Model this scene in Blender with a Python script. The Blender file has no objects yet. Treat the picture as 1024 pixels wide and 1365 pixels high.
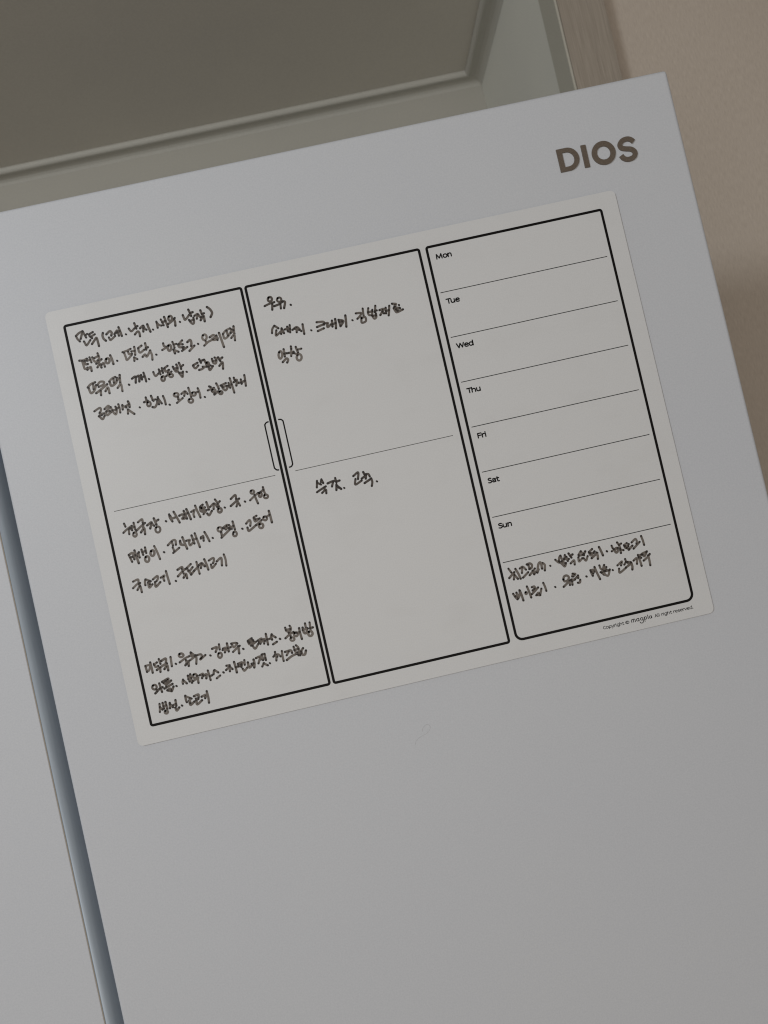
import bpy, bmesh, math, random
from mathutils import Vector, Matrix
random.seed(7)
sc = bpy.context.scene
col = sc.collection

# ------------------------------------------------------------------ camera, world, lamps, exposure
# All measures below are in millimetres on the front of the fridge: X right, Y down from the top
# edge of the planner sheet, D = depth behind its surface.  w() turns them into world metres.
ZOFF = 1.715
def w(x, y, d=0.0):
    return Vector((x/1000.0, d/1000.0, ZOFF - y/1000.0))

cam_d = bpy.data.cameras.new('camera')
cam = bpy.data.objects.new('camera', cam_d)
col.objects.link(cam)
RIGHT = (0.97479346, 0.22190912, -0.02310982)
DOWN = (-0.22115440, 0.97473673, 0.03128971)
FWD = (0.02946946, -0.02539017, 0.99924316)
def wd(v): return Vector((v[0], v[2], -v[1]))
r_, d_, f_ = wd(RIGHT), wd(DOWN), wd(FWD)
m = Matrix.Identity(4)
for i in range(3):
    m[i][0] = r_[i]; m[i][1] = -d_[i]; m[i][2] = -f_[i]
m.translation = w(179.040, 196.186, -534.842)
cam.matrix_world = m
cam_d.sensor_fit = 'VERTICAL'
cam_d.sensor_height = 24.0
cam_d.sensor_width = 18.0
cam_d.lens = 1050.0/1365.0*24.0
cam_d.clip_start = 0.01
cam_d.clip_end = 50.0
cam_d.dof.use_dof = True
cam_d.dof.focus_distance = 0.54
cam_d.dof.aperture_fstop = 7.7
sc.camera = cam

world = bpy.data.worlds.new('World')
sc.world = world
world.use_nodes = True
bg = world.node_tree.nodes['Background']
bg.inputs[0].default_value = (1.0, 0.93, 0.84, 1)
bg.inputs[1].default_value = 0.14

def lamp(name, kind, loc, energy, colr, **kw):
    d = bpy.data.lights.new(name, kind)
    d.energy = energy; d.color = colr
    for k, v in kw.items(): setattr(d, k, v)
    o = bpy.data.objects.new(name, d); col.objects.link(o); o.location = loc
    return o
# round ceiling lamp of the kitchen, to the left behind the photographer
key = lamp('ceiling_lamp', 'POINT', (-0.80, -1.45, 2.10), 34.5, (0.905, 0.958, 1.0), shadow_soft_size=0.17)
# soft light of the rest of the room
fill = lamp('room_light', 'AREA', (-0.2, -2.6, 1.25), 19.0, (1.0, 0.935, 0.86), shape='RECTANGLE', size=2.6, size_y=1.7)
fill.rotation_euler = (math.radians(90), 0, 0)

sc.view_settings.view_transform = 'Standard'
sc.view_settings.look = 'None'
sc.view_settings.gamma = 1.0
sc.view_settings.exposure = 0.07
sc.cycles.filter_width = 1.15

# ------------------------------------------------------------------ materials
def mat(name, base, rough=0.5, spec=0.5, metal=0.0, build=None):
    mt = bpy.data.materials.new(name); mt.use_nodes = True
    nt = mt.node_tree; b = nt.nodes['Principled BSDF']
    b.inputs['Base Color'].default_value = (*base, 1)
    b.inputs['Roughness'].default_value = rough
    b.inputs['Specular IOR Level'].default_value = spec
    b.inputs['Metallic'].default_value = metal
    if build: build(nt, b)
    return mt
def node(nt, t, **kw):
    n = nt.nodes.new(t)
    for k, v in kw.items():
        if k in n.inputs.keys(): n.inputs[k].default_value = v
        else: setattr(n, k, v)
    return n
def coords(nt, scale=(1, 1, 1), kind='Object'):
    tc = nt.nodes.new('ShaderNodeTexCoord'); mp = nt.nodes.new('ShaderNodeMapping')
    mp.inputs['Scale'].default_value = scale
    nt.links.new(tc.outputs[kind], mp.inputs['Vector'])
    return mp.outputs['Vector']
def noise(nt, vec, scale, detail=3.0, rough=0.55):
    n = nt.nodes.new('ShaderNodeTexNoise')
    n.inputs['Scale'].default_value = scale; n.inputs['Detail'].default_value = detail
    n.inputs['Roughness'].default_value = rough
    nt.links.new(vec, n.inputs['Vector'])
    return n.outputs['Fac']
def ramp(nt, fac, stops):
    r = nt.nodes.new('ShaderNodeValToRGB')
    e = r.color_ramp.elements
    while len(e) < len(stops): e.new(0.5)
    for k, (p, c) in enumerate(stops):
        e[k].position = p; e[k].color = (*c, 1)
    nt.links.new(fac, r.inputs['Fac'])
    return r.outputs['Color']
def mix(nt, fac, a, b, mode='MIX'):
    n = nt.nodes.new('ShaderNodeMix'); n.data_type = 'RGBA'; n.blend_type = mode
    for s, v in ((n.inputs[0], fac), (n.inputs[6], a), (n.inputs[7], b)):
        if hasattr(v, 'links'): nt.links.new(v, s)
        elif isinstance(v, (int, float)): s.default_value = v
        else: s.default_value = (*v, 1)
    return n.outputs[2]
def bump(nt, b, h, strength, dist):
    n = nt.nodes.new('ShaderNodeBump')
    n.inputs['Strength'].default_value = strength; n.inputs['Distance'].default_value = dist
    nt.links.new(h, n.inputs['Height']); nt.links.new(n.outputs['Normal'], b.inputs['Normal'])

def b_enamel(nt, b):
    v = coords(nt)
    fine = noise(nt, v, 900.0, 2.0)
    broad = noise(nt, v, 3.0, 3.0)
    c1 = ramp(nt, fine, [(0.25, ENAMEL_A), (0.75, ENAMEL_B)])
    c2 = ramp(nt, broad, [(0.3, (0.97, 0.97, 0.985)), (0.7, (1.0, 0.995, 0.985))])
    c = mix(nt, 1.0, c1, c2, 'MULTIPLY')
    # a few dust specks stuck to the paint
    vo = node(nt, 'ShaderNodeTexVoronoi', Scale=26.0); nt.links.new(v, vo.inputs['Vector'])
    sp = ramp(nt, vo.outputs['Distance'], [(0.0, (1, 1, 1)), (0.012, (0, 0, 0))])
    sel = ramp(nt, noise(nt, v, 9.0, 1.0), [(0.52, (0, 0, 0)), (0.56, (0.6, 0.6, 0.6))])
    f = mix(nt, 1.0, sp, sel, 'MULTIPLY')
    nt.links.new(mix(nt, f, c, (0.32, 0.29, 0.26)), b.inputs['Base Color'])
    nt.links.new(ramp(nt, broad, [(0.2, (0.46,)*3), (0.8, (0.52,)*3)]), b.inputs['Roughness'])
    bump(nt, b, noise(nt, v, 420.0, 2.0), 0.06, 0.0004)
ENAMEL_A, ENAMEL_B = (0.596, 0.618, 0.656), (0.656, 0.676, 0.712)
M_enamel = mat('white enamel door paint', (0.66, 0.67, 0.70), 0.4, 0.38, build=b_enamel)

def b_sheet(nt, b):
    v = coords(nt)
    fine = noise(nt, v, 1100.0, 2.0)
    c1 = ramp(nt, fine, [(0.25, (0.678, 0.684, 0.692)), (0.75, (0.728, 0.734, 0.742))])
    # faint grey ghosts left where ink was wiped away
    gh = noise(nt, coords(nt, (14, 1, 26)), 1.6, 4.0, 0.6)
    g = ramp(nt, gh, [(0.52, (1, 1, 1)), (0.72, (0.975, 0.973, 0.97))])
    c = mix(nt, 1.0, c1, g, 'MULTIPLY')
    vo = node(nt, 'ShaderNodeTexVoronoi', Scale=34.0); nt.links.new(v, vo.inputs['Vector'])
    sp = ramp(nt, vo.outputs['Distance'], [(0.0, (1, 1, 1)), (0.011, (0, 0, 0))])
    sel = ramp(nt, noise(nt, v, 11.0, 1.0), [(0.55, (0, 0, 0)), (0.58, (0.7, 0.7, 0.7))])
    f = mix(nt, 1.0, sp, sel, 'MULTIPLY')
    nt.links.new(mix(nt, f, c, (0.22, 0.18, 0.15)), b.inputs['Base Color'])
M_sheet = mat('whiteboard film', (0.7, 0.69, 0.66), 0.42, 0.35, build=b_sheet)
M_sheet_edge = mat('magnetic sheet core', (0.10, 0.095, 0.09), 0.8, 0.2)
M_print = mat('black print', (0.006, 0.0055, 0.005), 0.5, 0.12)
M_print_thin = mat('thin dark grey print', (0.05, 0.047, 0.045), 0.45, 0.35)

def b_ink(nt, b):
    a = nt.nodes.new('ShaderNodeAttribute'); a.attribute_name = 'ink'
    v = coords(nt)
    n = noise(nt, v, 1500.0, 2.0)
    ad = node(nt, 'ShaderNodeMath', operation='MULTIPLY_ADD'); nt.links.new(n, ad.inputs[0])
    ad.inputs[1].default_value = 0.45
    nt.links.new(a.outputs['Fac'], ad.inputs[2])
    c = ramp(nt, ad.outputs[0], [(0.12, (0.225, 0.198, 0.176)), (0.5, (0.115, 0.096, 0.082)), (1.0, (0.022, 0.016, 0.013))])
    nt.links.new(c, b.inputs['Base Color'])
M_ink = mat('board marker ink', (0.08, 0.07, 0.06), 0.5, 0.3, build=b_ink)

def b_logo(nt, b):
    v = coords(nt)
    c = ramp(nt, noise(nt, v, 1300.0, 2.0), [(0.3, (0.155, 0.122, 0.096)), (0.7, (0.200, 0.163, 0.130))])
    nt.links.new(c, b.inputs['Base Color'])
M_logo = mat('brown bronze lettering', (0.09, 0.07, 0.055), 0.42, 0.5, 0.35, build=b_logo)

def b_grip(nt, b):
    v = coords(nt, (1, 1, 0.05))
    c = ramp(nt, noise(nt, v, 500.0, 2.0), [(0.3, (0.44, 0.50, 0.565)), (0.7, (0.48, 0.54, 0.605))])
    nt.links.new(c, b.inputs['Base Color'])
M_grip = mat('blue grey grip metal', (0.35, 0.39, 0.44), 0.45, 0.5, 0.1, build=b_grip)
M_seam = mat('beige seam strip', (0.36, 0.32, 0.27), 0.6, 0.3)
M_gasket = mat('dark rubber gasket', (0.05, 0.055, 0.06), 0.7, 0.3)
M_body = mat('grey fridge body paint', (0.42, 0.43, 0.44), 0.5, 0.4)

def b_wallpaper(nt, b):
    v = coords(nt)
    fib = noise(nt, coords(nt, (1000, 1000, 110)), 1.0, 3.0, 0.6)
    weft = noise(nt, coords(nt, (500, 500, 1500)), 1.0, 2.0, 0.6)
    broad = noise(nt, v, 6.0, 3.0)
    c1 = ramp(nt, fib, [(0.25, (0.55, 0.477, 0.408)), (0.75, (0.71, 0.63, 0.55))])
    c2 = ramp(nt, weft, [(0.25, (0.90, 0.90, 0.89)), (0.75, (1.0, 1.0, 1.0))])
    c3 = ramp(nt, broad, [(0.3, (0.96, 0.955, 0.95)), (0.7, (1.0, 1.0, 1.0))])
    c = mix(nt, 1.0, mix(nt, 1.0, c1, c2, 'MULTIPLY'), c3, 'MULTIPLY')
    nt.links.new(c, b.inputs['Base Color'])
    bump(nt, b, mix(nt, 0.4, fib, weft), 0.5, 0.0006)
M_paper = mat('beige woven wallpaper', (0.45, 0.4, 0.35), 0.85, 0.2, build=b_wallpaper)

def plaster(name, a, c_, rough=0.8):
    def f(nt, b):
        v = coords(nt)
        c1 = ramp(nt, noise(nt, v, 500.0, 3.0), [(0.25, a), (0.75, c_)])
        c2 = ramp(nt, noise(nt, v, 5.0, 3.0), [(0.3, (0.95, 0.95, 0.96)), (0.7, (1, 1, 1))])
        nt.links.new(mix(nt, 1.0, c1, c2, 'MULTIPLY'), b.inputs['Base Color'])
        bump(nt, b, noise(nt, v, 350.0, 3.0), 0.25, 0.0004)
    return mat(name, a, rough, 0.25, build=f)
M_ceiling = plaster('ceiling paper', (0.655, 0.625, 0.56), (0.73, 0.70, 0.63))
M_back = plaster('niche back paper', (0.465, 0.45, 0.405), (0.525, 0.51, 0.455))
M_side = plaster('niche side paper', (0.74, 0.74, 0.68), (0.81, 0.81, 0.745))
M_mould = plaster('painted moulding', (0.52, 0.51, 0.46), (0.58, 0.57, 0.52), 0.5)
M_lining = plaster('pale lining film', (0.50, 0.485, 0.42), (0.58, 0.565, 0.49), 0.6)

def b_wood(nt, b):
    g1 = noise(nt, coords(nt, (900, 900, 22)), 1.0, 4.0, 0.6)
    g2 = noise(nt, coords(nt, (90, 90, 3)), 1.0, 3.0, 0.6)
    c1 = ramp(nt, g1, [(0.28, (0.325, 0.282, 0.235)), (0.72, (0.465, 0.410, 0.348))])
    c2 = ramp(nt, g2, [(0.3, (0.93, 0.925, 0.915)), (0.7, (1, 1, 1))])
    nt.links.new(mix(nt, 1.0, c1, c2, 'MULTIPLY'), b.inputs['Base Color'])
    bump(nt, b, g1, 0.4, 0.0006)
M_wood = mat('pale oak film', (0.4, 0.34, 0.28), 0.6, 0.3, build=b_wood)
M_hair = mat('hair', (0.36, 0.35, 0.34), 0.5, 0.3)

# ------------------------------------------------------------------ helpers
def link(name, bm_or_me, material, parent=None, smooth=False):
    if isinstance(bm_or_me, bmesh.types.BMesh):
        me = bpy.data.meshes.new(name); bm_or_me.normal_update(); bm_or_me.to_mesh(me); bm_or_me.free()
    else: me = bm_or_me
    if smooth:
        for p in me.polygons: p.use_smooth = True
    for mm in (material if isinstance(material, (list, tuple)) else [material]): me.materials.append(mm)
    o = bpy.data.objects.new(name, me); col.objects.link(o)
    if parent is not None: o.parent = parent
    return o
def empty(name, loc):
    o = bpy.data.objects.new(name, None); col.objects.link(o); o.location = loc
    o.empty_display_size = 0.05
    return o
def tag(o, label=None, cat=None, group=None, kind=None):
    for k, v in (('label', label), ('category', cat), ('group', group), ('kind', kind)):
        if v: o[k] = v
    return o
def box(bm, x0, x1, y0, y1, d0, d1, org, bevel=0.0, seg=3):
    """box from board measures (mm), relative to the world point org"""
    a, b = w(x0, y0, d0) - org, w(x1, y1, d1) - org
    lo = Vector([min(a[i], b[i]) for i in range(3)]); hi = Vector([max(a[i], b[i]) for i in range(3)])
    r = bmesh.ops.create_cube(bm, size=1.0)
    for v in r['verts']:
        v.co = Vector([lo[i] + (v.co[i] + 0.5)*(hi[i]-lo[i]) for i in range(3)])
    if bevel:
        es = list({e for v in r['verts'] for e in v.link_edges})
        bmesh.ops.bevel(bm, geom=es, offset=bevel/1000, segments=seg, profile=0.5, affect='EDGES')
    return bm
def prism(bm, pts, y0, y1, org):
    """vertical bar with the plan outline pts [(x, d)], from height y0 to y1"""
    lo = [bm.verts.new(w(x, y1, d) - org) for x, d in pts]
    hi = [bm.verts.new(w(x, y0, d) - org) for x, d in pts]
    n = len(pts)
    for i in range(n):
        j = (i+1) % n
        bm.faces.new((lo[i], lo[j], hi[j], hi[i]))
    bm.faces.new(lo[::-1]); bm.faces.new(hi)
    bmesh.ops.recalc_face_normals(bm, faces=bm.faces)
    return bm
def catmull(pts, step):
    if len(pts) < 3:
        (x0, y0), (x1, y1) = pts
        n = max(2, int(math.hypot(x1-x0, y1-y0)/step)+1)
        return [(x0+(x1-x0)*t/n, y0+(y1-y0)*t/n) for t in range(n+1)]
    P = [(2*pts[0][0]-pts[1][0], 2*pts[0][1]-pts[1][1])] + list(pts) + [(2*pts[-1][0]-pts[-2][0], 2*pts[-1][1]-pts[-2][1])]
    out = []
    for i in range(1, len(P)-2):
        p0, p1, p2, p3 = P[i-1], P[i], P[i+1], P[i+2]
        n = max(2, int(math.hypot(p2[0]-p1[0], p2[1]-p1[1])/step)+1)
        for k in range(n):
            t = k/n
            out.append(tuple(0.5*((2*p1[c]) + (-p0[c]+p2[c])*t + (2*p0[c]-5*p1[c]+4*p2[c]-p3[c])*t*t + (-p0[c]+3*p1[c]-3*p2[c]+p3[c])*t**3) for c in (0, 1)))
    out.append(tuple(pts[-1]))
    return out
def ribbon(V, F, A, path, width, d, org, cap=True, dark=0.0, closed=False):
    """flat round-ended stroke; V verts, F faces, A ink density per vertex"""
    n = len(path)
    hw = width/2
    cum = [0.0]
    for i in range(1, n): cum.append(cum[-1] + math.hypot(path[i][0]-path[i-1][0], path[i][1]-path[i-1][1]))
    L = cum[-1]
    rows = []
    def tang(i):
        if closed: a, b = path[(i-1) % n], path[(i+1) % n]
        else: a, b = path[max(0, i-1)], path[min(n-1, i+1)]
        l = math.hypot(b[0]-a[0], b[1]-a[1]) or 1
        return (b[0]-a[0])/l, (b[1]-a[1])/l
    ends = 0.0 if L > 3 and math.hypot(path[0][0]-path[-1][0], path[0][1]-path[-1][1]) < 1.2 else 0.8
    offs = (-1, -0.72, 0, 0.72, 1)
    def row(x, y, tx, ty, s, dens):
        i0 = len(V)
        for k in offs:
            V.append(w(x - ty*k*hw*s, y + tx*k*hw*s, d) - org)
            A.append(min(1.0, dens + (0.05 if abs(k) > 0.7 else 0.0)))
        rows.append(i0)
    def dn(s):
        e = min(s, L-s)
        return dark + ends*math.exp(-(e/(hw*0.75))**2)
    if cap and not closed:
        tx, ty = tang(0)
        for q in (0.98, 0.8, 0.45): row(path[0][0]-tx*hw*q, path[0][1]-ty*hw*q, tx, ty, math.sqrt(1-q*q), dark+ends)
    for i in range(n):
        tx, ty = tang(i)
        row(path[i][0], path[i][1], tx, ty, 1.0, dn(cum[i]) if not closed else dark)
    if cap and not closed:
        tx, ty = tang(n-1)
        for q in (0.45, 0.8, 0.98): row(path[-1][0]+tx*hw*q, path[-1][1]+ty*hw*q, tx, ty, math.sqrt(1-q*q), dark+ends)
    m_ = len(offs)
    R = rows + ([rows[0]] if closed else [])
    for a, b in zip(R, R[1:]):
        for k in range(m_-1): F.append((a+k, a+k+1, b+k+1, b+k))
def flat(name, V, F, material, parent, A=None):
    me = bpy.data.meshes.new(name)
    me.from_pydata([tuple(v) for v in V], [], F); me.update()
    if A:
        at = me.attributes.new('ink', 'FLOAT', 'POINT')
        at.data.foreach_set('value', A)
    return link(name, me, material, parent)
def round_rect(x0, y0, x1, y1, r):
    """r = radius per corner (tl, tr, br, bl)"""
    pts = []
    for (cx, cy, a0, rr) in ((x0+r[0], y0+r[0], 180, r[0]), (x1-r[1], y0+r[1], 270, r[1]), (x1-r[2], y1-r[2], 0, r[2]), (x0+r[3], y1-r[3], 90, r[3])):
        for k in range(7):
            a = math.radians(a0 + 15*k)
            pts.append((cx + rr*math.cos(a), cy + rr*math.sin(a)))
    return pts
# single-line glyphs of a plain humanist print face: cap height 1, x-height 0.74, y up
def _o(cx, rx, a0=0, a1=360, cy=0.37, ry=0.37, n=14):
    return [(cx + rx*math.cos(math.radians(a0+(a1-a0)*k/n)), cy + ry*math.sin(math.radians(a0+(a1-a0)*k/n))) for k in range(n+1)]
GLYPH = {
 'M': (1.08, [[(0.03, 0), (0.09, 1)], [(0.09, 1), (0.45, 0.12)], [(0.45, 0.12), (0.81, 1)], [(0.81, 1), (0.88, 0)]]),
 'T': (0.66, [[(0, 0.97), (0.64, 0.97)], [(0.32, 0.97), (0.32, 0)]]),
 'W': (1.12, [[(0, 1), (0.27, 0.03)], [(0.27, 0.03), (0.53, 0.95)], [(0.53, 0.95), (0.79, 0.03)], [(0.79, 0.03), (1.04, 1)]]),
 'F': (0.62, [[(0.05, 0), (0.05, 0.97)], [(0.05, 0.97), (0.54, 0.97)], [(0.05, 0.5), (0.49, 0.5)]]),
 'S': (0.66, [[(0.50, 0.90), (0.36, 0.98), (0.16, 0.94), (0.06, 0.77), (0.14, 0.61), (0.32, 0.51), (0.49, 0.40), (0.53, 0.22), (0.42, 0.05), (0.22, 0.0), (0.03, 0.08)]]),
 'C': (0.72, [[(0.62, 0.88), (0.46, 0.97), (0.25, 0.93), (0.08, 0.74), (0.04, 0.48), (0.09, 0.22), (0.25, 0.04), (0.46, 0.0), (0.62, 0.08)]]),
 'A': (0.76, [[(0, 0), (0.34, 1)], [(0.34, 1), (0.68, 0)], [(0.14, 0.33), (0.55, 0.33)]]),
 'o': (0.76, [_o(0.33, 0.30)]),
 'n': (0.72, [[(0.05, 0), (0.05, 0.73)], [(0.05, 0.45), (0.16, 0.66), (0.34, 0.73), (0.50, 0.65), (0.54, 0.45), (0.54, 0)]]),
 'u': (0.72, [[(0.05, 0.73), (0.05, 0.28), (0.11, 0.07), (0.27, 0.0), (0.44, 0.08), (0.54, 0.28)], [(0.54, 0.73), (0.54, 0)]]),
 'h': (0.72, [[(0.05, 0), (0.05, 1.06)], [(0.05, 0.45), (0.16, 0.66), (0.34, 0.73), (0.50, 0.65), (0.54, 0.45), (0.54, 0)]]),
 'e': (0.68, [[(0.06, 0.41), (0.55, 0.41), (0.53, 0.60), (0.42, 0.72), (0.28, 0.73), (0.13, 0.65), (0.05, 0.45), (0.06, 0.22), (0.16, 0.05), (0.34, 0.0), (0.53, 0.05)]]),
 'd': (0.76, [_o(0.31, 0.27), [(0.60, 1.06), (0.60, 0)]]),
 'r': (0.46, [[(0.05, 0), (0.05, 0.73)], [(0.05, 0.42), (0.14, 0.63), (0.26, 0.72), (0.40, 0.72)]]),
 'i': (0.30, [[(0.07, 0), (0.07, 0.73)], [(0.07, 0.99), (0.07, 1.03)]]),
 'l': (0.30, [[(0.07, 0), (0.07, 1.06)]]),
 'a': (0.66, [[(0.07, 0.64), (0.22, 0.73), (0.38, 0.71), (0.48, 0.58), (0.49, 0.0)], [(0.49, 0.42), (0.25, 0.39), (0.08, 0.30), (0.05, 0.15), (0.14, 0.02), (0.30, 0.02), (0.49, 0.18)]]),
 't': (0.48, [[(0.16, 0.94), (0.16, 0.20), (0.22, 0.03), (0.40, 0.01)], [(0, 0.70), (0.38, 0.70)]]),
 'p': (0.76, [[(0.05, 0.73), (0.05, -0.30)], _o(0.35, 0.27)]),
 'y': (0.64, [[(0.02, 0.73), (0.29, 0.02)], [(0.56, 0.73), (0.29, 0.0), (0.18, -0.24), (0.02, -0.28)]]),
 'g': (0.74, [_o(0.31, 0.27), [(0.58, 0.73), (0.58, -0.06), (0.48, -0.26), (0.27, -0.31), (0.07, -0.25)]]),
 's': (0.56, [[(0.42, 0.66), (0.28, 0.74), (0.12, 0.70), (0.07, 0.56), (0.20, 0.43), (0.36, 0.34), (0.43, 0.20), (0.35, 0.04), (0.18, 0.0), (0.03, 0.06)]]),
 'v': (0.62, [[(0.02, 0.73), (0.28, 0.01)], [(0.28, 0.01), (0.54, 0.73)]]),
 '.': (0.26, [[(0.06, 0.02), (0.06, 0.05)]]),
 '\u00a9': (1.10, [_o(0.50, 0.48, cy=0.48, ry=0.48, n=20), _o(0.50, 0.23, 50, 310, 0.48, 0.24, 10)]),
 ' ': (0.34, []),
}
def text_mesh(name, s, x, base, width, cap, parent, material, org, weight):
    """print lettering: left edge x, baseline base, fitted to width and cap height"""
    pen, total = 0.0, sum(GLYPH[c][0] for c in s) - 0.08
    sx = width/total
    V, F, A = [], [], []
    k = 0
    for c in s:
        adv, strokes = GLYPH[c]
        for st in strokes:
            pts = [(x + (pen+a)*sx, base - weight/2 - b_*(cap-weight)) for a, b_ in st]
            ribbon(V, F, A, catmull(pts, 0.12 if cap < 3 else 0.2), weight, -0.02-0.004*(k % 8), org)
            k += 1
        pen += adv
    return flat(name, V, F, material, parent)

# ------------------------------------------------------------------ setting
CEIL = -490.0          # ceiling height (Y measure), back wall depth 716, side wall X 524
O0 = Vector((0, 0, 0))
bm = bmesh.new(); box(bm, -1500, 560, CEIL-60, CEIL, -150, 760, O0)
ceiling = tag(link('ceiling', bm, M_ceiling), kind='structure')
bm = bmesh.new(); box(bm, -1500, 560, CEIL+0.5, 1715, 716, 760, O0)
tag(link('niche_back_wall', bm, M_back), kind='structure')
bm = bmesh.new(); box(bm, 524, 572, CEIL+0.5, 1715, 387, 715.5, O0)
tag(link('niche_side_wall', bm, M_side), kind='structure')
bm = bmesh.new(); box(bm, 575, 1700, CEIL-60, 1715, 372, 420, O0)
tag(link('wallpapered_wall', bm, M_paper), kind='structure')
bm = bmesh.new(); box(bm, -2500, 2500, 1715, 1735, -3200, 800, O0)
M_floor = plaster('floor vinyl', (0.30, 0.24, 0.18), (0.36, 0.29, 0.22), 0.5)
tag(link('floor', bm, M_floor), kind='structure')
# cove moulding running under the ceiling along the back wall, mitred, then towards the viewer along the side wall
PROF = [(0, 0), (28, 0), (28.6, 2.5), (28, 6), (26.2, 8), (23.5, 8.6), (21.5, 7.4), (18, 6.4), (12, 6.6), (6, 8.2), (2.5, 10.5), (0.8, 13), (0, 14.5)]
def mould_run(name, along):
    bm = bmesh.new(); A_, B_ = [], []
    for s, t in PROF:
        y = CEIL + 0.3 + t
        if along == 'back':
            A_.append(bm.verts.new(w(-1500, y, 715.8-s))); B_.append(bm.verts.new(w(523.8-s, y, 715.8-s)))
        else:
            A_.append(bm.verts.new(w(523.8-s, y, 715.8-s))); B_.append(bm.verts.new(w(523.8-s, y, 387)))
    n = len(PROF)
    for i in range(n):
        j = (i+1) % n
        bm.faces.new((A_[i], A_[j], B_[j], B_[i]))
    bm.faces.new(A_); bm.faces.new(B_[::-1])
    bmesh.ops.recalc_face_normals(bm, faces=bm.faces)
    return link(name, bm, M_mould, ceiling)
mould_run('crown_moulding', 'back')
mould_run('crown_moulding', 'side')

# wooden casing that ends the wallpapered wall
org = w(551, 1715, 360)
casing = tag(empty('door_casing', org), 'pale wood-grain casing post standing between the niche and the beige wallpaper', 'door frame')
bm = bmesh.new(); box(bm, 526, 579, CEIL+1, 1714, 338, 371.5, org, 0.9, 2); link('face_board', bm, M_wood, casing)
bm = bmesh.new(); box(bm, 523, 525.7, CEIL+1, 1714, 339.5, 386.5, org, 0.3, 1); link('side_lining', bm, M_lining, casing)

# ------------------------------------------------------------------ fridge
XL, XR, YT, YB = -49.3, 456.4, -75.7, 1655.0
org = w(0, 1715, 300)
fridge = tag(empty('refrigerator', org), 'large white two-door refrigerator with brown letters at the top right of its door', 'refrigerator')
def door_slab(bm, x0, x1, y0, y1, d0, d1, r, org, taper_left=0.0):
    r_b = bmesh.ops.create_cube(bm, size=1.0)
    a, b = w(x0, y1, d0) - org, w(x1, y0, d1) - org
    for v in r_b['verts']:
        v.co = Vector([a[i] + (v.co[i]+0.5)*(b[i]-a[i]) for i in range(3)])
        if taper_left and v.co.x < (a.x+b.x)/2 and v.co.y > (a.y+b.y)/2: v.co.x += taper_left/1000
    es = [e for e in bm.edges]
    bmesh.ops.bevel(bm, geom=es, offset=r/1000, segments=4, profile=0.5, affect='EDGES')
    for f in bm.faces: f.smooth = f.calc_area() < 0.01
bm = bmesh.new(); door_slab(bm, XL, XR, YT, YB, 1.25, 62, 2.4, org, 7)
rdoor = link('door', bm, M_enamel, fridge); rdoor['label'] = 'wide right door carrying the planner sheet'
bm = bmesh.new(); door_slab(bm, -452, -60.9, YT, YB, 1.25, 34, 0.5, org)
ldoor = link('door', bm, M_enamel, fridge); ldoor['label'] = 'left door, only its right edge strip in view'
# seam and hollow grip running down the left door's edge
bm = bmesh.new(); prism(bm, [(-60.95, 1.45), (-60.3, 1.4), (-60.2, 4), (-60.95, 4)], YT+2, YB-2, org); link('seam_strip', bm, M_seam, ldoor)
curve = [(-60.25, 1.6), (-59.4, 1.65), (-58.2, 2.0), (-56.9, 3.0), (-55.6, 5.0), (-54.4, 8.0), (-53.2, 12.0), (-52.0, 17.0), (-50.6, 24.0), (-48.5, 36.0), (-45.0, 50.0)]
bm = bmesh.new(); prism(bm, curve + [(-45.0, 62), (-60.25, 62)], YT+2, YB-2, org)
g = link('handle_grip', bm, M_grip, ldoor)
for p in g.data.polygons: p.use_smooth = len(p.vertices) == 4
bm = bmesh.new(); box(bm, -440, 446, YT+14, YB+30, 66, 640, org, 3, 2); link('cabinet_body', bm, M_body, fridge)
bm = bmesh.new(); box(bm, -436, 442, YT+18, YB-6, 62.3, 65.7, org); link('gasket', bm, M_gasket, fridge)
for sx in (-400, 400):
    bm = bmesh.new(); box(bm, sx-18, sx+18, YB+30.3, YB+59, 120, 160, org, 2, 2); link('foot', bm, M_gasket, fridge)

# raised letters
def outline_prism(name, loops, d0, d1, parent, material):
    """letter from an outer loop and an optional hole, both with the same number of points"""
    V, F = [], []
    def put(L, d): i0 = len(V); V.extend([w(x, y, d) - org for x, y in L]); return i0
    n = len(loops[0])
    if len(loops) == 2:
        ids = [(put(L, d0), put(L, d1)) for L in loops]
        (of, ob), (hf, hb) = ids
        for i in range(n):
            j = (i+1) % n
            F += [(of+i, of+j, hf+j, hf+i), (of+i, ob+i, ob+j, of+j), (hf+j, hb+j, hb+i, hf+i)]
    else:
        f, b_ = put(loops[0], d0), put(loops[0], d1)
        F.append(tuple(range(f, f+n)))
        for i in range(n):
            j = (i+1) % n
            F.append((f+i, b_+i, b_+j, f+j))
    me = bpy.data.meshes.new(name); me.from_pydata([tuple(v) for v in V], [], F); me.update()
    b2 = bmesh.new(); b2.from_mesh(me); bmesh.ops.recalc_face_normals(b2, faces=b2.faces); b2.to_mesh(me); b2.free()
    return link(name, me, material, parent)
def loop_d(x0, x1, y0, y1, n=24):
    h = (y1-y0)/2; pts = [(x0, y0), (x0, (y0+y1)/2), (x0, y1)]
    cx = x1-h
    for k in range(n+1):
        a = math.radians(90 - 180*k/n)
        pts.append((cx + h*math.cos(a), (y0+y1)/2 + h*math.sin(a)))
    return pts
LD0, LD1 = 0.25, 1.35
outline_prism('logo_letter', [loop_d(366.9, 381.6, -36.0, -19.8), loop_d(370.5, 378.2, -33.0, -22.8)], LD0, LD1, rdoor, M_logo)
outline_prism('logo_letter', [[(384.3, -35.4), (387.8, -35.3), (387.6, -19.4), (384.1, -19.5)]], LD0, LD1, rdoor, M_logo)
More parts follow.
